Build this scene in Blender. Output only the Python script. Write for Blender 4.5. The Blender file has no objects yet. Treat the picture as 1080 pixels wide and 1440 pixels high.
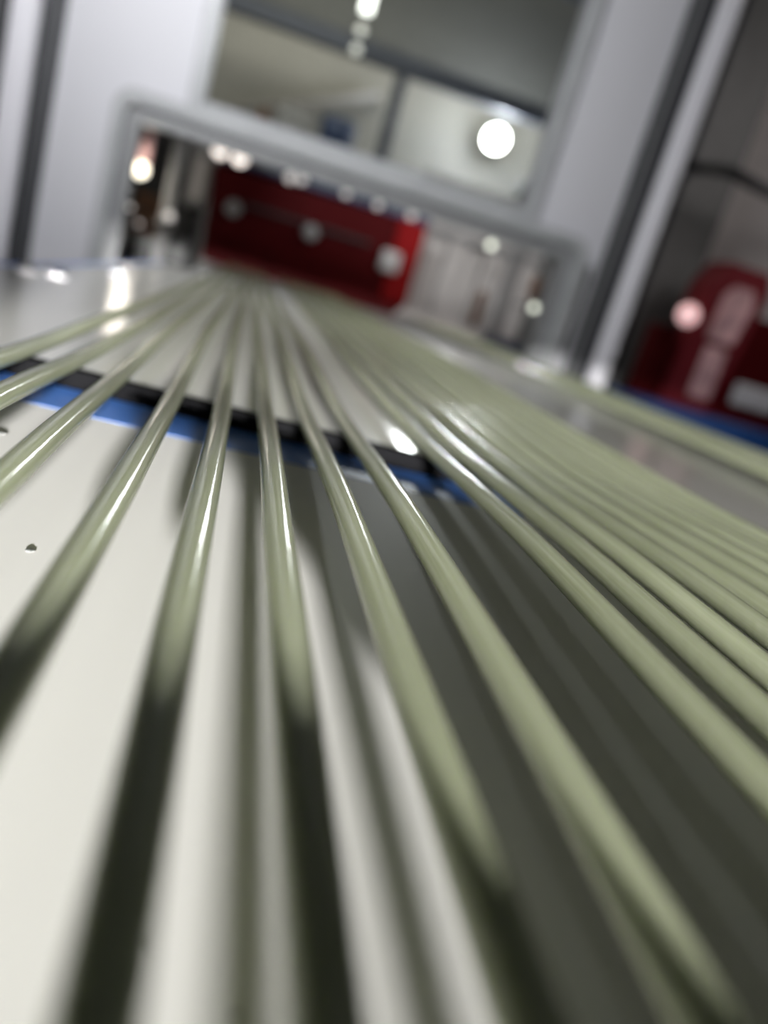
import bpy, math, random
from mathutils import Vector, Matrix
random.seed(4)
sc = bpy.context.scene
col = sc.collection
U = 0.06          # one working unit (camera height above the rods) in metres
Z0 = 0.96         # camera height above the floor
def W(x, y, z): return Vector((x*U, y*U, Z0 + z*U))
R = math.radians
# ------------------------------------------------------------------ camera
cam = bpy.data.cameras.new('camera'); co = bpy.data.objects.new('camera', cam); col.objects.link(co)
rt = Vector((0.947876, -0.157345, 0.277079)); up = Vector((-0.217677, 0.315272, 0.923699)); fw = Vector((0.232695, 0.935866, -0.264588))
M = Matrix((rt, up, -fw)).transposed().to_4x4(); M.translation = W(0, 0, 0); co.matrix_world = M
cam.sensor_fit = 'VERTICAL'; cam.sensor_height = 24.0; cam.lens = 1100/1440*24.0
cam.clip_start = 0.005; cam.clip_end = 60
cam.dof.use_dof = True; cam.dof.focus_distance = 3.55*U; cam.dof.aperture_fstop = cam.lens/5.2
sc.camera = co
# ------------------------------------------------------------------ world, lights, exposure
wd = bpy.data.worlds.new('world'); sc.world = wd; wd.use_nodes = True
wd.node_tree.nodes['Background'].inputs[0].default_value = (.8, .85, 1, 1)
wd.node_tree.nodes['Background'].inputs[1].default_value = 0.3
sc.view_settings.view_transform = 'Standard'; sc.view_settings.look = 'None'
sc.view_settings.exposure = 0; sc.view_settings.gamma = 1; sc.view_settings.use_curve_mapping = False
def light(kind, name, loc, power, color=(1, 1, 1), to=None, **kw):
    d = bpy.data.lights.new(name, kind); d.energy = power; d.color = color
    for k, v in kw.items(): setattr(d, k, v)
    o = bpy.data.objects.new(name, d); col.objects.link(o); o.location = W(*loc)
    if to: o.rotation_euler = (W(*to) - W(*loc)).to_track_quat('-Z', 'Y').to_euler()
    return o
LX, LY, LZ = 0.5, -25.0, 1.02
light('AREA', 'key_light', (LX, LY, LZ), 96, (1, .985, .97), (-4, 8, -1.2), shape='RECTANGLE', size=.6*U, size_y=.8*U, spread=R(68))  # low key light from an unseen source, placed to shadow the near sheet
light('AREA', 'panel_fill', (-10, 0, 17), 7.2, (.95, .955, 1), (0, 30, 8), size=6*U, spread=R(70))  # fill light added to brighten the machine panels
light('AREA', 'ceiling_glow', (6, 12, 33), .35, (.95, .97, 1), (6, 14, 0), size=20*U)
light('AREA', 'rear_hall_glow', (-2, 58, 30), 25, (1, .96, .88), (6, 72, 8), size=16*U)
light('AREA', 'machine_inside_light', (10, 38, 8), 1.7, (1, .95, .93), (9, 46, 0), size=6*U)
light('AREA', 'right_hall_light', (34, 30, 20), 4, (1, .93, .92), (28, 46, 4), size=8*U)
light('POINT', 'hall_lamp_light', (18.7, 74.6, 15.2), 17, (.82, .86, 1), shadow_soft_size=.9*U)
light('SPOT', 'hall_lamp_beam', (18.7, 74.6, 15.2), 60, (1, .99, .97), (2, 4, -1), shadow_soft_size=.55*U, spot_size=R(45), spot_blend=.6)
light('SPOT', 'bright_lamp_beam', (-5.5, 39.0, 1.95), .1, (1, .95, .88), (.5, 4, -1), shadow_soft_size=.45*U, spot_size=R(60), spot_blend=.6)
light('POINT', 'small_lamp_light', (-5.5, 38.5, 1.9), .5, (1, .93, .8), shadow_soft_size=.6*U)
# ------------------------------------------------------------------ materials
def nt(name):
    m = bpy.data.materials.new(name); m.use_nodes = True
    return m, m.node_tree.nodes, m.node_tree.links, m.node_tree.nodes['Principled BSDF']
def mat(name, c, rough=.5, metal=0, spec=.5, var=.06, scale=20, bump=0.0, bscale=80, stretch=(1, 1, 1), coat=0):
    m, n, l, b = nt(name)
    b.inputs['Roughness'].default_value = rough; b.inputs['Metallic'].default_value = metal
    b.inputs['Specular IOR Level'].default_value = spec; b.inputs['Coat Weight'].default_value = coat
    tc = n.new('ShaderNodeTexCoord'); mp = n.new('ShaderNodeMapping'); mp.inputs['Scale'].default_value = stretch
    l.new(tc.outputs['Object'], mp.inputs[0])
    nz = n.new('ShaderNodeTexNoise'); nz.inputs['Scale'].default_value = scale; nz.inputs['Detail'].default_value = 4
    l.new(mp.outputs[0], nz.inputs['Vector'])
    r = n.new('ShaderNodeValToRGB'); r.color_ramp.elements[0].position = .3; r.color_ramp.elements[1].position = .7
    r.color_ramp.elements[0].color = [v*(1-var) for v in c] + [1]; r.color_ramp.elements[1].color = [min(1, v*(1+var)) for v in c] + [1]
    l.new(nz.outputs[0], r.inputs[0]); l.new(r.outputs[0], b.inputs['Base Color'])
    if bump:
        n2 = n.new('ShaderNodeTexNoise'); n2.inputs['Scale'].default_value = bscale; n2.inputs['Detail'].default_value = 5
        l.new(mp.outputs[0], n2.inputs['Vector'])
        bp = n.new('ShaderNodeBump'); bp.inputs['Strength'].default_value = bump; bp.inputs['Distance'].default_value = .002
        l.new(n2.outputs[0], bp.inputs['Height']); l.new(bp.outputs[0], b.inputs['Normal'])
    return m
def emit(name, c, s):
    m, n, l, b = nt(name)
    b.inputs['Base Color'].default_value = (*c, 1); b.inputs['Emission Color'].default_value = (*c, 1); b.inputs['Emission Strength'].default_value = s
    return m
m_sheet = mat('white_sheet', (.86, .85, .82), .5, spec=.04, var=.015, scale=6)
m_far = mat('far_sheet', (.76, .76, .71), .17, spec=.4, var=.03, scale=5)
m_blue = mat('blue_tape', (.06, .20, .62), .45, var=.1)
m_bluesteel = mat('blue_steel', (.008, .045, .17), .4)
m_dark = mat('dark_trim', (.02, .021, .023), .5)
m_seal = mat('rubber_seal', (.035, .037, .04), .55)
m_panel = mat('panel_paint', (.60, .60, .62), .5, var=.02, scale=3)
m_frame = mat('frame_paint', (.38, .39, .39), .35, var=.06)
m_frame2 = mat('frame_grey', (.24, .245, .245), .4, var=.06)
m_alu = mat('brushed_aluminium', (.85, .84, .87), .35, metal=0, var=.05, stretch=(1, 1, .05))
m_chrome = mat('chrome', (.85, .85, .85), .12, metal=1)
m_red = mat('red_paint', (.22, .005, .006), .6, spec=.1, var=.1, scale=8)
m_redd = mat('dark_red_paint', (.06, .002, .003), .6, spec=.08)
m_grey = mat('grey_paint', (.16, .165, .16), .5, var=.1)
m_mid = mat('mid_grey_paint', (.30, .30, .30), .5, var=.1)
m_curtain = mat('pale_strip_plastic', (.58, .55, .53), .4, var=.05)
m_wall = mat('hall_wall', (.42, .405, .36), .8, var=.12, scale=1.2)
m_beam = mat('blue_grey_beam', (.06, .068, .09), .6)
m_floor = mat('concrete_floor', (.22, .22, .21), .4, var=.15, scale=3)
m_ceil = mat('ceiling_sheet', (.16, .16, .15), .8)
m_black = mat('gap_shade', (.004, .004, .0045), .8, spec=.03)  # near-black stands in for shade at the far table front
m_hood = mat('hood_red', (.16, .012, .018), .5, spec=.3)
m_label = mat('label_plate_white', (.55, .55, .55), .5, var=.1)
m_brown = mat('rust_brown', (.16, .07, .03), .6, var=.3)
m_navy = mat('navy_plastic', (.02, .04, .10), .5)
m_pink = mat('pale_pink', (.62, .38, .38), .3, var=.4, scale=14)  # tone of the painted hood highlights, also used on the lamp socket
m_blocker = mat('blocker_dark', (.05, .05, .05), .6)
e_lamp = emit('lamp_glass', (1, .99, .95), 40)
e_warm = emit('warm_bulb', (1, .93, .76), 3.2)
e_soft = emit('bolt_glow', (1, .90, .83), 1.9)  # glow for the brighter bolt glints
e_tube = emit('tube_glass', (1, 1, .93), 6)
e_dim = emit('dim_glow', (1, .95, .92), .6)  # dim glow for bolt glints, the knob highlight and pilot lamps
e_pink = emit('pink_pilot', (1, .62, .62), .85)
# rods: glossy resin over glass fibre, streaked along the length
m_rod, n, l, b = nt('fibreglass_resin')
tc = n.new('ShaderNodeTexCoord'); mp = n.new('ShaderNodeMapping'); mp.inputs['Scale'].default_value = (1, .02, 1); l.new(tc.outputs['Object'], mp.inputs[0])
nz = n.new('ShaderNodeTexNoise'); nz.inputs['Scale'].default_value = 900; nz.inputs['Detail'].default_value = 3; l.new(mp.outputs[0], nz.inputs['Vector'])
r = n.new('ShaderNodeValToRGB'); r.color_ramp.elements[0].position = .25; r.color_ramp.elements[1].position = .75
r.color_ramp.elements[0].color = (.34, .37, .235, 1); r.color_ramp.elements[1].color = (.43, .46, .32, 1)
l.new(nz.outputs[0], r.inputs[0]); l.new(r.outputs[0], b.inputs['Base Color'])
b.inputs['Roughness'].default_value = .15; b.inputs['Subsurface Weight'].default_value = .45
b.inputs['Subsurface Radius'].default_value = (.6, .7, .4); b.inputs['Subsurface Scale'].default_value = .006
b.inputs['Specular IOR Level'].default_value = .3; b.inputs['Coat Weight'].default_value = 0; b.inputs['Coat Roughness'].default_value = .12
mp2 = n.new('ShaderNodeMapping'); mp2.inputs['Scale'].default_value = (1, .35, 1); l.new(tc.outputs['Object'], mp2.inputs[0])
n2 = n.new('ShaderNodeTexNoise'); n2.inputs['Scale'].default_value = 900; n2.inputs['Detail'].default_value = 2; l.new(mp2.outputs[0], n2.inputs['Vector'])
bp = n.new('ShaderNodeBump'); bp.inputs['Strength'].default_value = .12; bp.inputs['Distance'].default_value = .0003
l.new(n2.outputs[0], bp.inputs['Height']); l.new(bp.outputs[0], b.inputs['Normal']); l.new(bp.outputs[0], b.inputs['Coat Normal'])
# thin window glass
m_glass = bpy.data.materials.new('window_glass'); m_glass.use_nodes = True
n, l = m_glass.node_tree.nodes, m_glass.node_tree.links; n.clear()
o_ = n.new('ShaderNodeOutputMaterial'); mx = n.new('ShaderNodeMixShader'); t_ = n.new('ShaderNodeBsdfTransparent'); g_ = n.new('ShaderNodeBsdfGlossy')
t_.inputs[0].default_value = (.82, .84, .83, 1); g_.inputs['Roughness'].default_value = .05
fr = n.new('ShaderNodeFresnel'); fr.inputs[0].default_value = 1.45
l.new(fr.outputs[0], mx.inputs[0]); l.new(t_.outputs[0], mx.inputs[1]); l.new(g_.outputs[0], mx.inputs[2]); l.new(mx.outputs[0], o_.inputs[0])
# ------------------------------------------------------------------ mesh helpers (all in units)
class MB:
    def __init__(s): s.v, s.f, s.sm = [], [], []
    def add(s, vs, fs, smooth=False):
        k = len(s.v); s.v += [Vector(v) for v in vs]; s.f += [tuple(i+k for i in f) for f in fs]; s.sm += [smooth]*len(fs); return s
    def box(s, x0, x1, y0, y1, z0, z1, b=0.0):
        b = min(b, (x1-x0)/2.01, (y1-y0)/2.01, (z1-z0)/2.01)
        if b <= 0:
            vs = [(x, y, z) for x in (x0, x1) for y in (y0, y1) for z in (z0, z1)]
            return s.add(vs, [(0, 1, 3, 2), (4, 6, 7, 5), (0, 4, 5, 1), (2, 3, 7, 6), (0, 2, 6, 4), (1, 5, 7, 3)])
        X, Y, Z = (x0, x1), (y0, y1), (z0, z1); ids = {}; vs = []
        for i in (0, 1):
            for j in (0, 1):
                for k in (0, 1):
                    sx, sy, sz = (b, -b)[i], (b, -b)[j], (b, -b)[k]
                    for a, p in enumerate(((X[i], Y[j]+sy, Z[k]+sz), (X[i]+sx, Y[j], Z[k]+sz), (X[i]+sx, Y[j]+sy, Z[k]))):
                        ids[i, j, k, a] = len(vs); vs.append(p)
        fs = []
        for q in (0, 1):
            fs.append([ids[q, 0, 0, 0], ids[q, 1, 0, 0], ids[q, 1, 1, 0], ids[q, 0, 1, 0]])
            fs.append([ids[0, q, 0, 1], ids[1, q, 0, 1], ids[1, q, 1, 1], ids[0, q, 1, 1]])
            fs.append([ids[0, 0, q, 2], ids[1, 0, q, 2], ids[1, 1, q, 2], ids[0, 1, q, 2]])
            for w in (0, 1):
                fs.append([ids[q, w, 0, 0], ids[q, w, 1, 0], ids[q, w, 1, 1], ids[q, w, 0, 1]])
                fs.append([ids[q, 0, w, 0], ids[q, 1, w, 0], ids[q, 1, w, 2], ids[q, 0, w, 2]])
                fs.append([ids[0, q, w, 1], ids[1, q, w, 1], ids[1, q, w, 2], ids[0, q, w, 2]])
        for i in (0, 1):
            for j in (0, 1):
                for k in (0, 1): fs.append([ids[i, j, k, a] for a in range(3)])
        return s.add(vs, fs)
    def tube(s, pts, rad, seg=16, cap=True):
        pts = [Vector(p) for p in pts]; rings = []; k0 = len(s.v)
        rads = rad if isinstance(rad, (list, tuple)) else [rad]*len(pts)
        for i, p in enumerate(pts):
            t = (pts[min(i+1, len(pts)-1)] - pts[max(i-1, 0)]).normalized()
            a = t.cross(Vector((0, 0, 1)) if abs(t.z) < .9 else Vector((1, 0, 0))).normalized(); c = t.cross(a)
            for j in range(seg):
                q = 2*math.pi*j/seg; s.v.append(p + (a*math.cos(q) + c*math.sin(q))*rads[i])
        for i in range(len(pts)-1):
            for j in range(seg):
                s.f.append((k0+i*seg+j, k0+i*seg+(j+1) % seg, k0+(i+1)*seg+(j+1) % seg, k0+(i+1)*seg+j)); s.sm.append(True)
        if cap:
            s.f.append(tuple(k0+j for j in range(seg))); s.f.append(tuple(k0+(len(pts)-1)*seg+j for j in reversed(range(seg)))); s.sm += [False, False]
        return s
    def ball(s, c, r, sz=1.0, nu=20, nv=12):
        c = Vector(c); vs = [c+Vector((0, 0, r*sz))]
        for i in range(1, nv):
            a = math.pi*i/nv
            for j in range(nu):
                q = 2*math.pi*j/nu; vs.append(c + Vector((r*math.sin(a)*math.cos(q), r*math.sin(a)*math.sin(q), r*sz*math.cos(a))))
        vs.append(c-Vector((0, 0, r*sz))); fs = []
        for j in range(nu):
            fs.append((0, 1+j, 1+(j+1) % nu)); e = len(vs)-1; k = 1+(nv-2)*nu; fs.append((e, k+(j+1) % nu, k+j))
            for i in range(nv-2): a = 1+i*nu; fs.append((a+j, a+nu+j, a+nu+(j+1) % nu, a+(j+1) % nu))
        return s.add(vs, fs, True)
    def prism(s, poly, y0, y1):   # outline in x,z, extruded along y
        n_ = len(poly); vs = [(x, y0, z) for x, z in poly] + [(x, y1, z) for x, z in poly]
        fs = [tuple(range(n_)), tuple(reversed(range(n_, 2*n_)))] + [(i, i+n_, (i+1) % n_+n_, (i+1) % n_) for i in range(n_)]
        return s.add(vs, fs)
    def slab(s, poly, z0, z1):    # outline in x,y, extruded along z
        n_ = len(poly); vs = [(x, y, z0) for x, y in poly] + [(x, y, z1) for x, y in poly]
        fs = [tuple(range(n_)), tuple(reversed(range(n_, 2*n_)))] + [(i, i+n_, (i+1) % n_+n_, (i+1) % n_) for i in range(n_)]
        return s.add(vs, fs)
    def build(s, name, m, parent=None, base=None):
        base = parent.location.copy() if parent and not parent.parent else (parent['abs'] if parent else (W(*base) if base else Vector((0, 0, 0))))
        if parent is not None and parent.parent: base = Vector(parent['abs'])
        me = bpy.data.meshes.new(name); me.from_pydata([W(*v) - base for v in s.v], [], s.f)
        me.polygons.foreach_set('use_smooth', s.sm); me.update(); me.materials.append(m)
        import bmesh
        bm = bmesh.new(); bm.from_mesh(me); bmesh.ops.recalc_face_normals(bm, faces=bm.faces); bm.to_mesh(me); bm.free()
        o = bpy.data.objects.new(name, me); col.objects.link(o)
        if parent: o.parent = parent
        else: o.location = base
        ABS[o.name] = base
        return o
ABS = {}
_b = MB.build
def build(s, name, m, parent=None, base=None):
    if parent is not None and parent.name in ABS:      # a sub-part: vertices relative to the same base as its part
        pb = ABS[parent.name]
        o = _b(s, name, m, None, None)
        me = o.data
        off = pb
        me.transform(Matrix.Translation(-off)); o.parent = parent; o.location = (0, 0, 0); ABS[o.name] = pb
        return o
    return _b(s, name, m, parent, base)
MB.build = build
def tag(o, label, cat, group=None):
    o['label'] = label; o['category'] = cat
    if group: o['group'] = group
    return o
def thing(name, base, label, cat, group=None):
    o = bpy.data.objects.new(name, None); o.empty_display_size = .02; col.objects.link(o); o.location = W(*base)
    return tag(o, label, cat, group)
def struct(name, mb, m, base):
    o = mb.build(name, m, None, base); o['kind'] = 'structure'; return o
FZ = -16.0
# ------------------------------------------------------------------ hall shell
struct('floor', MB().box(-60, 75, -60, 84, FZ-1, FZ), m_floor, (0, 0, FZ))
struct('ceiling', MB().box(-60, 75, -60, 84, 35, 36), m_ceil, (0, 0, 35))
struct('wall_back', MB().box(-60, 75, 80, 82, FZ, 35), m_wall, (0, 80, FZ))
struct('trim_1', MB().box(-60, 75, 79.3, 80, 20.2, 35), m_ceil, (0, 79.5, 20))
struct('wall_left', MB().box(-62, -60, -60, 82, FZ, 35), m_wall, (-60, 0, FZ))
struct('wall_right', MB().box(75, 77, -60, 82, FZ, 35), m_wall, (75, 0, FZ))
struct('wall_front', MB().box(-60, 75, -62, -60, FZ, 35), m_wall, (0, -60, FZ))
# ------------------------------------------------------------------ near table
def legs(t, spots, ztop, w=.5):
    for x, y in spots: MB().box(x-w, x+w, y-w, y+w, FZ, ztop, .08).build('leg', m_mid, t)
TZ = -1.4
t = thing('work_table', (2, -2, FZ), 'near work table topped with glossy white sheet and blue edge tape, under the rods', 'table')
MB().box(-11, 15, -9, 6.38, TZ-.25, TZ, .03).build('tabletop', m_sheet, t)['label'] = 'glossy white sheet tabletop'
MB().slab([(-11, 5.45), (2, 5.7), (15, 5.95), (15, 6.37), (-11, 6.37)], TZ+.0005, TZ+.003).build('edge_tape', m_blue, t)['label'] = 'blue tape along the far edge'
MB().box(-10.5, 14.5, -8.5, 6.1, TZ-1.2, TZ-.25).build('apron', m_mid, t)
legs(t, [(-10, -8), (14, -8), (-10, 5.4), (14, 5.4)], TZ-1.2)
# ------------------------------------------------------------------ far table and the bed inside the machine
FT = -1.27
t = thing('long_table', (4, 17, FZ), 'long pale table behind the blue taped edge, running to the machine opening', 'table')
MB().slab([(-3.9, 6.6), (-3.25, 16), (-2.6, 28.6), (13.6, 28.6), (13.6, 6.6)], FT-.09, FT).build('tabletop', m_far, t)
MB().box(-3.8, 13.5, 6.44, 6.6, FT-1.1, FT+.002).build('front_shade', m_black, t)['label'] = 'front edge of the table, its shaded gap painted black'  # black face painted where the gap lies in shade
MB().slab([(-4.15, 6.7), (-3.5, 16), (-2.85, 28.6), (-2.6, 28.6), (-3.25, 16), (-3.9, 6.7)], FT-.35, FT-.02).build('side_trim', m_blue, t)['label'] = 'blue side trim'
MB().box(13.6, 14.1, 6.7, 28.6, FT-1.1, FT+.02, .05).build('side_rail', m_bluesteel, t)['label'] = 'blue steel side rail'
legs(t, [(-1.8, 7.2), (12.8, 7.2), (-1.8, 27.5), (12.8, 27.5)], FT-.1)
t = thing('feed_bed', (4, 38, FZ), 'dark feed bed inside the machine opening, carrying rods to the red housing', 'conveyor')
MB().box(-1.9, 13.2, 31, 47, FT-.6, FT-.02, .05).build('bed', m_grey, t)
legs(t, [(-1.2, 32), (12, 32), (-1.2, 46), (12, 46)], FT-.6)
# ------------------------------------------------------------------ rods
def rod(x, label, i, y0=-.32, y1=44.0, conv=1.0, group='pale green fibreglass rods'):
    ph = random.uniform(0, 6.28); pts = []; N = 90
    wob = random.uniform(.010, .022)
    for k in range(N+1):
        y = y0 + (y1-y0)*(k/N)**1.6
        c = 1.0 - (1-conv)*min(1, max(0, (y-6)/24.0))**1.2
        xx = .28 + (x-.28)*c + wob*math.sin(y*.55+ph)*min(1, y/3 if y > 0 else 0)
        s_ = min(1, max(0, (y-3.2)/3.6)); s_ = s_*s_*(3-2*s_)
        z = -1.0 - .10*s_*(1 if y < 40 else 1) - .012*math.sin(y*.4+ph)
        pts.append((xx, y, z))
    o = MB().tube(pts, .061, 20).build('fiberglass_rod', m_rod, None, (x, y0, -1))
    return tag(o, label, 'rod', group)
left = [(-1.32, 'leftmost pale green rod, leaving the left photo edge highest up'),
        (-1.00, 'second pale green rod from the left, above the blue tape end'),
        (-.68, 'third pale green rod from the left, crossing blue tape at the left edge'),
        (-.30, 'fourth pale green rod from the left, over the bright white sheet'),
        (.03, 'pale green rod rising from the bottom left corner, dark in its near half'),
        (.345, 'near upright pale green rod left of centre, dark olive at the bottom'),
        (.68, 'pale green rod between two grey light streaks at the bottom centre'),
        (1.025, 'pale green rod along the left side of the wide dark gap')]
for i, (x, lb) in enumerate(left): rod(x, lb, i, y0=(-.32 if x < .1 or x > .9 else -8), conv=.72)
ordn = ['first', 'second', 'third', 'fourth', 'fifth', 'sixth', 'seventh', 'eighth', 'ninth']
for i in range(9):
    rod(1.69+.325*i, 'pale green rod, %s to the right of the wide dark gap' % ordn[i], i)
rod(4.68, 'shiny pale green rod bounding the bare grey strip of far table', 9)
for i in range(10):
    rod(8.9+.31*i, 'pale green rod in the far right band, %s' % ('innermost, nearest the bare strip' if i == 0 else 'outermost, at the table edge' if i == 9 else ordn[i] + ' counted from the bare strip'), i, y0=3.0, group='rods in the far right band')
# ------------------------------------------------------------------ blocker added behind the camera to shade the sheet (rods start in it)
t = thing('shadow_blocker', (4, -.6, TZ), 'unseen dark block added across the near table to shade it, rods leaving from it', 'guide')
prof = [(-.42, -.865), (-.42, -.785), (.42, -.785), (.58, -.83), (1.0, -.855), (1.55, -.88), (6.2, -.88), (6.2, TZ), (1.0, TZ), (.98, -1.26), (.92, -1.15), (.58, -1.02), (.3, -.95), (.12, -.88)]
MB().prism(prof, -.62, -.33).build('blocker_plate', m_blocker, t)
MB().box(1.3, 6.2, -1.4, -.62, TZ, TZ+.12, .02).build('foot', m_blocker, t)
# ------------------------------------------------------------------ key lamp and crossbeam added behind the camera to shape the low light
t = thing('key_lamp', (LX, LY-1, FZ), 'unseen hooded lamp on a stand, added behind the near table for the low key light', 'lamp')
MB().box(LX-.9, LX+.9, LY-1.6, LY-.1, LZ-.4, LZ+.4, .1).build('housing', m_dark, t)
MB().box(LX-1.3, LX+1.3, LY-.2, LY+5, LZ+.2, LZ+.26).build('hood', m_dark, t)
MB().box(LX-1.3, LX+1.3, LY-.2, LY+5, LZ-.56, LZ-.5).build('hood', m_dark, t)
MB().tube([(LX, LY-1, FZ+.3), (LX, LY-1, LZ-.4)], .2).build('pole', m_mid, t)
MB().tube([(LX, LY-1, FZ), (LX, LY-1, FZ+.35)], 2.2, 28).build('base', m_dark, t)
t = thing('light_baffle', (0, -8.5, FZ), 'tall unseen crossbeam on two posts over the near table end', 'beam')
MB().box(-17, 17, -9.6, -9.2, .36, 12, .1).build('baffle_panel', m_dark, t)  # added panel keeps the key light off the machine front
MB().box(-17, -.88, -9.55, -9.25, TZ+.3, .36, .05).build('side_flap', m_dark, t)
for x in (-17.6, 17.6): MB().box(x-.6, x+.6, -10, -8.8, FZ, 12, .1).build('post', m_mid, t)
# ------------------------------------------------------------------ machine enclosure
t = thing('machine_enclosure', (3, 31, FZ), 'light grey machine enclosure with window and low opening across the table end', 'machine')
MB().prism([(-7.25, FZ), (-4.9, FZ), (-4.9, 3.66), (-3.1, 3.66), (-3.1, 30), (-7.25, 30)], 30, 30.5).build('panel', m_panel, t)
MB().prism([(11.6, FZ), (12.85, FZ), (12.85, 30), (9.75, 30), (9.75, 3.66), (11.6, 3.66)], 30, 30.5).build('panel', m_panel, t)
MB().box(-4.9, 11.6, 30, 30.5, FZ, -1.75, .05).build('panel', m_panel, t)
MB().box(-3.1, 9.75, 30, 30.5, 22, 30, .05).build('panel', m_panel, t)
wf = MB()
wf.box(-3.15, -2.62, 29.75, 30.6, 3.7, 22, .08); wf.box(9.3, 9.85, 29.75, 30.6, 3.7, 22, .08)
wf.box(-2.62, 9.3, 29.75, 30.6, 3.5, 4.15, .08); wf.box(-2.62, 9.3, 29.75, 30.6, 21.5, 22, .08)
f = wf.build('window_frame', m_frame, t)
MB().box(-2.62, 9.3, 30.2, 30.26, 4.15, 21.5).build('glass_pane', m_glass, f)
MB().box(9.12, 9.3, 29.9, 30.1, 4.15, 21.5).build('gasket', m_frame2, f)
for a, b_ in ((-7.95, -7.25), (12.85, 13.95)):
    MB().box(a, b_, 30.1, 30.9, FZ, 30, .05).build('seal_strip', m_seal, t)
MB().box(13.2, 13.28, 29.95, 30.1, FZ, 30).build('seal_lip', m_mid, t)
MB().box(13.95, 14.7, 29.7, 30.6, FZ, 30, .12).build('corner_post', m_alu, t)['label'] = 'bright aluminium corner post'
MB().box(-8.85, -7.95, 29.7, 30.6, FZ, 30, .12).build('corner_post', m_alu, t)['label'] = 'bright aluminium corner post'
MB().box(-9.4, -8.85, 30, 30.5, FZ, 30, .05).build('seal_strip', m_dark, t)
MB().box(14.72, 15.15, 30.2, 30.5, FZ, 30).build('seal_strip', m_dark, t)
# guard frame of the opening, rounded corners
def rframe(x0, x1, z0, z1, r, w, y0, y1):
    def path(o, rr):
        P = [(x0+o, z0)]
        for k in range(9):
            a = math.pi - k*math.pi/16; P.append((x0+o+rr+rr*math.cos(a), z1-o-rr+rr*math.sin(a)))
        for k in range(9):
            a = math.pi/2 - k*math.pi/16; P.append((x1-o-rr+rr*math.cos(a), z1-o-rr+rr*math.sin(a)))
        P.append((x1-o, z0)); return P
    A, B = path(0, r), path(w, max(.05, r-w)); m = MB(); n_ = len(A)
    vs = [(x, y, z) for y in (y0, y1) for P in (A, B) for x, z in P]; fs = []
    for i in range(n_-1):
        a, b2, c, d = i, i+n_, i+2*n_, i+3*n_
        fs += [(a, a+1, b2+1, b2), (c, d, d+1, c+1), (a, c, c+1, a+1), (b2, b2+1, d+1, d)]
    fs += [(0, n_, 3*n_, 2*n_), (n_-1, 3*n_-1, 4*n_-1, 2*n_-1)]
    return m.add(vs, fs)
t = thing('guard_frame', (3.3, 29.3, FT), 'white metal guard frame with rounded corners around the low opening', 'frame')
rframe(-5.25, 11.9, -2.6, 3.72, .7, .42, 28.9, 29.7).build('outer_rail', m_frame, t)
rframe(-4.85, 11.5, -2.6, 3.32, .5, .5, 29.15, 29.95).build('inner_rail', m_frame2, t)
for x in (-3.2, 2.5, 8.5): MB().tube([(x, 28.84, 3.5), (x, 28.95, 3.5)], .1, 12).build('bolt', m_frame, t)
# ------------------------------------------------------------------ inside the machine
t = thing('red_machine_housing', (3, 45, FZ), 'dark red machine housing seen through the low opening', 'machine')
MB().prism([(-2.5, FT-.0), (-2.75, 3.5), (8.75, 3.75), (8.75, -.55), (8.2, FT)], 44.2, 50).build('body', m_redd, t)
MB().box(7.2, 8.7, 44.0, 44.25, -.6, 3.7, .08).build('end_plate', m_red, t)['label'] = 'brighter red end plate'
MB().box(-2.6, 7.2, 44.02, 44.22, .1, .8, .05).build('rib', m_redd, t)
MB().box(-1.0, 6.0, 43.9, 44.2, 1.9, 2.1, .05).build('rib', m_dark, t)
MB().box(6.7, 7.75, 43.8, 44.1, .85, 1.95, .1).build('label_plate', m_label, t)['label'] = 'pale square plate'
for x in (-1.4, 2.75): MB().tube([(x, 44.2, 1.65), (x, 43.7, 1.65)], [.42, .36], 20).build('knob', m_mid, t)
MB().box(1.0, 4.2, 43.9, 44.1, -.5, -.1, .05).build('rib', m_redd, t)
MB().box(-2.7, 8.8, 44.1, 50, 3.75, 4.1, .05).build('top_cover', m_navy, t)
t = thing('glint_rail', (2, 36.2, 3.6), 'dark rail behind the top of the opening carrying glowing bolt glints', 'rail')
MB().box(-5, 11.5, 36.05, 36.5, 3.55, 4.1, .05).build('rail', m_dark, t)
MB().box(-4.6, 11.3, 31, 36.4, 4.2, 4.3).build('roof_plate', m_dark, t)
spots = [(-2.14, 3.38, .30, e_soft, 'left of the bright pair of glowing bolt glints at the opening top'), (-1.3, 3.36, .32, e_soft, 'right of the bright pair of glowing bolt glints at the opening top'),
         (.85, 3.2, .2, e_dim, 'dim bolt glint leftmost of the row above the red housing'), (1.35, 3.3, .2, e_dim, 'second dim bolt glint of the row above the red housing'),
         (3.3, 3.3, .17, e_dim, 'third dim bolt glint of the row above the red housing'), (4.75, 3.25, .17, e_dim, 'fourth dim bolt glint of the row above the red housing'),
         (6.3, 3.3, .2, e_dim, 'rightmost dim bolt glint of the row above the red housing')]
for x, z, r_, m_, lb in spots:  # glowing balls imitate glints on chrome bolts under the beam
    q = thing('bolt_glint', (x, 36, z), lb, 'lamp', 'bolt glints under the rail')
    MB().ball((x, 36, z), r_).build('bulb', m_, q); MB().tube([(x, 36, z+r_*.8), (x, 36.15, 3.62)], .1, 12).build('socket', m_mid, q)
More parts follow.
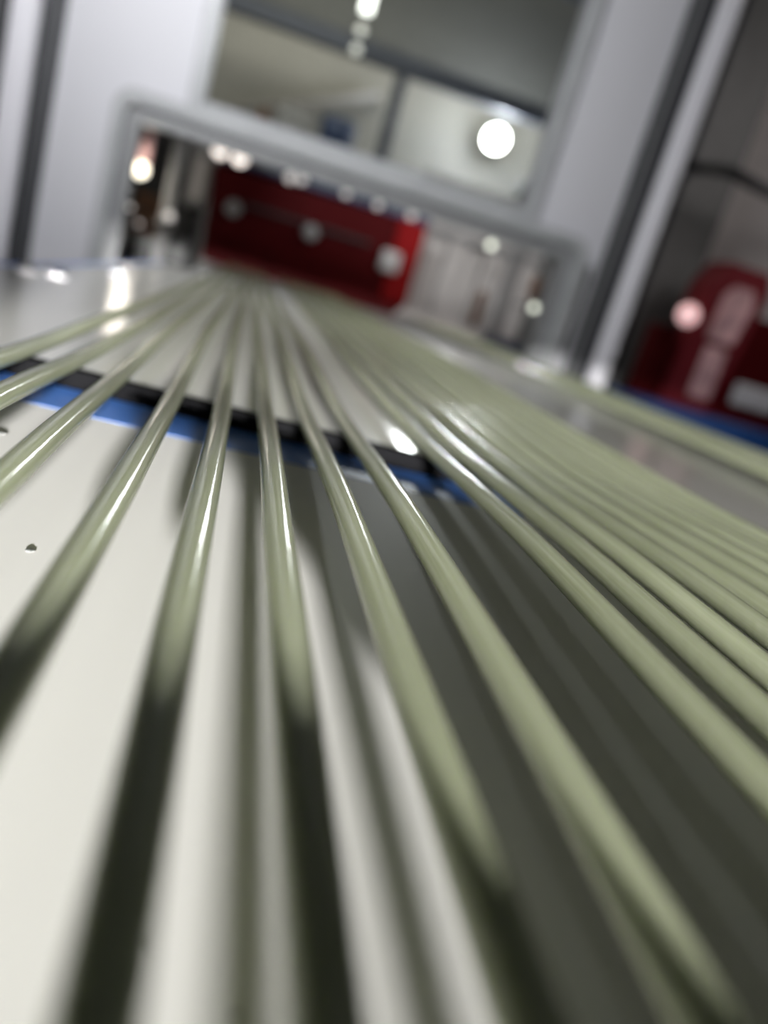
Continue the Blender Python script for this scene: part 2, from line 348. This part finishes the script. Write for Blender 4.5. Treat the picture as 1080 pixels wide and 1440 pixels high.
# left inside
t = thing('machine_cabinet', (-5, 48, FZ), 'black equipment cabinet in the left part of the opening', 'cabinet')
MB().box(-8.5, -3.2, 46, 52, FZ, 6, .1).build('body', m_dark, t)
MB().box(-6.4, -4.9, 45.85, 46.05, -.9, 1.2, .05).build('door', m_brown, t)['label'] = 'brown panel'
MB().box(-8, -3.4, 45.8, 46.05, -1.6, -1.0, .05).build('ledge', m_grey, t)
t = thing('gauge_box', (-2.6, 45, 1), 'grey box standing behind the pole, left of the red housing', 'box')
MB().box(-4.0, -2.8, 44.6, 45.8, 1.15, 4.2, .1).build('body', m_mid, t); MB().box(-3.8, -3.0, 44.5, 44.62, 1.5, 3.6, .05).build('door', m_curtain, t)
t = thing('chrome_pole', (-4.1, 40, FZ), 'chrome pole standing in the left part of the opening', 'pole')
MB().tube([(-4.15, 40, FZ), (-4.15, 40, 6.5)], .26, 20).build('shaft', m_mid, t); MB().tube([(-4.15, 40, -.3), (-4.15, 40, .1)], .42, 20).build('collar', m_mid, t)
MB().ball((-3.95, 39.5, .3), .2).build('clamp_knob', e_dim, t)  # knob glows to imitate its highlight
q = thing('bright_lamp', (-5.6, 39.5, 1.9), 'bright warm lamp in the upper left of the opening', 'lamp')
MB().ball((-5.6, 39.8, 1.9), .34).build('bulb', e_warm, q); MB().tube([(-5.55, 39.8, 2.25), (-5.5, 39.8, 3.6)], [.3, .22], 16).build('socket', m_pink, q); MB().tube([(-5.5, 39.8, 3.6), (-5.5, 39.8, 35)], .06, 8).build('stem', m_dark, q)
for x, z, lb in ((-5.75, .17, 'upper small pilot lamp on the black cabinet'), (-5.25, -.4, 'lower small pilot lamp on the black cabinet')):
    q = thing('pilot_lamp', (x, 40, z), lb, 'lamp', 'pilot lamps'); MB().ball((x, 40, z), .1).build('bulb', e_dim, q); MB().tube([(x, 40, z), (x, 46, z)], .06, 8).build('stem', m_dark, q)
# right inside: pale ribbed wall
t = thing('ribbed_screen', (13, 50, FZ), 'pale grey screen of upright strips in the right part of the opening', 'screen')
for i in range(7):
    x = 8.9 + i*1.21
    MB().box(x, x+1.13, 49+(i % 2)*.25, 49.5+(i % 2)*.25, FZ, 7, .1).build('strip', m_curtain, t)
MB().box(8.8, 17.4, 49.6, 50.2, FZ, 7.2).build('backing', m_grey, t)
MB().box(8.8, 17.4, 48.7, 49, 3.9, 4.3, .05).build('rail', m_mid, t)
MB().box(15.2, 15.5, 48.2, 48.9, FZ, 7, .05).build('upright', m_mid, t)
for x, a, b_ in ((13.9, -.7, 1.5), (17.0, 1.9, 3.3)): MB().box(x, x+.42, 48.4, 48.95, a, b_, .12).build('handle', m_brown, t)
t = thing('blue_crate', (15.2, 45.5, FT), 'small dark blue box at the foot of the pale screen', 'box')
MB().box(14.2, 16.2, 44.8, 46.5, -1.9, -1.0, .08).build('body', m_navy, t); MB().box(14.1, 16.3, 44.7, 46.6, -1.0, -.85, .05).build('lid', m_navy, t)
MB().box(14.6, 15.8, 45, 46.3, FZ, -1.9).build('stand', m_dark, t)
for x, y, z, lb in ((12.7, 45, 3.9, 'small round screw glint high on the pale screen'), (16.3, 45, 1.35, 'small round screw glint beside the right rail of the opening')):
    q = thing('screw_glint', (x, y, z), lb, 'lamp'); MB().ball((x, y, z), .2).build('bulb', emit('screw_glow', (.95, 1, .85), 1.7), q); MB().tube([(x, y, z), (x, 48.8, z)], .08, 8).build('stem', m_mid, q)  # glow imitates glints on screws of the screen
# ------------------------------------------------------------------ hall behind the window
t = thing('roof_truss', (8, 73, 17), 'dark steel truss beam across the hall behind the window', 'beam')
MB().box(-20, 60, 72.4, 73.6, 17.0, 18.4, .1).build('chord', m_beam, t)
MB().box(-20, 60, 72.6, 73.4, 27, 28, .1).build('chord', m_beam, t)
t = thing('steel_column', (8.7, 73, FZ), 'slim steel column under the truss behind the window', 'column')
MB().box(8.3, 9.3, 72.7, 73.5, FZ, 17, .1).build('shaft', m_beam, t); MB().box(7.9, 9.7, 72.4, 73.7, FZ, FZ+.4, .05).build('base_plate', m_beam, t)
t = thing('wall_duct', (3, 79, 14), 'pale sloping duct on the hall wall behind the window', 'duct')
MB().tube([(-5, 79, 10.8), (3, 79, 14.0), (8, 79, 16.2)], .3, 12).build('duct', m_curtain, t)
t = thing('blue_drum', (4.6, 71, FZ), 'dark blue drum on top of equipment behind the window', 'drum')
MB().tube([(4.6, 71, 8.6), (4.6, 71, 8.75), (4.6, 71, 11.6), (4.6, 71, 11.75)], [1.3, 1.45, 1.45, 1.3], 24).build('body', m_navy, t); MB().box(3, 6.2, 69.5, 72.5, FZ, 8.6, .1).build('stand', m_mid, t)
for x0, x1, z1, m_, lb, nm in ((-5.2, -2.6, 9.3, m_grey, 'dark grey machine head at the lower left of the window', 'press_block'), (-1.9, -1.1, 10.6, m_brown, 'narrow brown post in the lower left of the window', 'short_post'),
                           (-.6, 2.6, 11.0, m_mid, 'grey equipment block left of the blue drum', 'equipment_block'), (20.8, 22.0, 11.6, m_grey, 'dark grey box beside the right window frame', 'wall_box')):
    t = thing(nm, ((x0+x1)/2, 71, FZ), lb, 'equipment')
    MB().box(x0, x1, 70, 72, FZ, z1, .25).build('body', m_, t); MB().box(x0+.2, x1-.2, 70.3, 71.7, z1, z1+.5, .2).build('cap', m_mid, t)
t = thing('hall_lamp', (18.9, 76, 15.4), 'round bright hall lamp glowing behind the window', 'lamp')
MB().ball((18.9, 76, 15.4), 1.0).build('bulb', e_lamp, t); MB().tube([(18.9, 76.7, 15.4), (18.9, 77.4, 15.4), (18.9, 80, 15.4)], [.9, .5, .3], 20).build('bracket', m_mid, t)
t = thing('tube_lamp', (4.4, 70, 20), 'upright tube lamp at the top of the window', 'lamp')
MB().tube([(4.4, 70, 19.6), (4.4, 70, 25)], .42, 16).build('tube', e_tube, t); MB().tube([(4.4, 70, 25), (4.4, 70, 35)], .1, 8).build('cable', m_dark, t)
for z, r_, lb in ((18.2, .5, 'upper of two small round pendants below the tube lamp'), (16.8, .5, 'lower of two small round pendants below the tube lamp')):
    q = thing('pendant_bulb', (4.36, 69.5, z), lb, 'lamp'); MB().ball((4.36, 69.8, z), .36).build('bulb', emit('pendant_glass', (1, 1, .93), .75), q); MB().tube([(4.36, 69.8, z+.3), (4.38, 69.9, z+1.3)], .06, 8).build('cord', m_dark, q)
# ------------------------------------------------------------------ right of the machine
t = thing('tall_cabinet', (20, 50, FZ), 'tall dark grey cabinet just right of the aluminium post', 'cabinet')
MB().box(17.6, 28.1, 49.3, 54, FZ, 32, .1).build('body', m_grey, t); MB().box(18.6, 21.6, 49.15, 49.3, -12, 9.3, .05).build('door', m_grey, t); MB().box(21.8, 27.8, 49.15, 49.3, -12, 9.3, .05).build('door', m_grey, t)
t = thing('partition_wall', (33, 56, FZ), 'light pinkish grey partition at the right photo edge', 'partition')
MB().box(28.5, 48, 54.2, 55, FZ, 34, .1).build('panel', m_curtain, t); MB().box(28.2, 28.5, 54, 55.2, FZ, 34, .05).build('edge', m_mid, t)
t = thing('black_hose', (26, 46, 11.6), 'black hose reaching in from the right photo edge', 'hose')
MB().tube([(24.4, 49.2, 12.1), (24.5, 48.4, 12.05), (24.8, 46.6, 11.9), (25.4, 45.4, 11.75), (26.4, 45, 11.5), (28.5, 45, 11.3), (31, 45.3, 11.5), (34, 45.6, 13), (36, 45.8, 17), (36.6, 45.8, 24), (36.7, 45.8, 35)], .34, 14).build('hose', m_dark, t); MB().tube([(24.4, 49.29, 12.1), (24.45, 49.0, 12.08)], .6, 14).build('fitting', m_dark, t)
t = thing('red_press', (30, 47, FZ), 'dark red machine with pale highlights painted on its hood at the right photo edge', 'machine')
MB().box(28.0, 38, 44.2, 49, -3, 4.6, .3).build('body', m_redd, t)
MB().prism([(25.7, 1.0), (26.0, 5.6), (26.7, 7.0), (29.4, 7.0), (29.8, 5.8), (29.2, 1.0), (28.6, -1.8), (25.4, -1.8)], 44.0, 46.5).build('hood', m_hood, t)
MB().prism([(26.8, 2.6), (26.9, 5.2), (27.4, 5.8), (28.6, 5.8), (28.9, 4.8), (28.5, 2.6)], 43.7, 44.0).build('hood_highlight', m_pink, t)  # pale plate imitates a highlight on the red hood
MB().box(27.0, 28.5, 43.8, 44.0, -.9, 2.2, .1).build('lower_highlight', m_pink, t)  # second pale plate, the lower painted highlight
MB().box(30.0, 33.2, 43.9, 44.2, -.7, .7, .12).build('label_plate', m_label, t)['label'] = 'white plate'
MB().box(24.0, 25.4, 44.6, 46, FZ, 2.6, .15).build('side_unit', m_redd, t)
MB().box(25.8, 38, 44.5, 49, FZ, -3).build('base', m_dark, t)
q = thing('pink_lamp', (25.2, 44, 3.5), 'round pinkish lamp left of the red machine hood', 'lamp')
MB().ball((25.2, 44, 3.5), .62).build('bulb', e_pink, q); MB().tube([(25.1, 44.2, 3.1), (25.0, 44.55, 2.7)], .3, 12).build('socket', m_dark, q)
t = thing('blue_bench', (30, 41, FZ), 'blue steel bench below the red machine at the right photo edge', 'bench')
MB().box(20.5, 38, 38, 43.2, -3.6, -1.6, .12).build('bench_top', m_bluesteel, t); legs(t, [(21.5, 39), (37, 39), (21.5, 42), (37, 42)], -3.6)
# ------------------------------------------------------------------ screws on the left of the far table
for x, y, lb in ((-3.15, 13.0, 'leftmost chrome screw head at the far left table edge'), (-2.85, 13.6, 'second chrome screw head at the far left table edge'), (-2.5, 17.5, 'chrome screw head left of the rods on the far table')):
    q = thing('screw_head', (x, y, FT), lb, 'screw', 'chrome screws on the far table'); MB().ball((x, y, FT+.07), .11, .8).build('head', m_chrome, q); MB().tube([(x, y, FT), (x, y, FT+.03)], .16, 16).build('washer', m_alu, q)
# ------------------------------------------------------------------ specks on the near sheet
for x, y, r_, lb in ((-.6, 3.18, .016, 'greyish crumb on the white sheet near the left photo edge'), (-1.17, 4.74, .03, 'dark crumb at the left photo edge just in front of the blue tape'),
                     (.115, 1.31, .006, 'tiny dark speck between the two near rods'), (.295, 1.165, .009, 'tiny black speck at the very bottom of the white sheet')):
    b_ = MB().ball((x, y, TZ+r_*.2), r_, .25, 10, 6); b_.ball((x+r_*.9, y+r_*.5, TZ+r_*.14), r_*.6, .3, 8, 5)
    tag(b_.build('crumb', m_grey, None, (x, y, TZ)), lb, 'debris', 'crumbs on the white sheet')
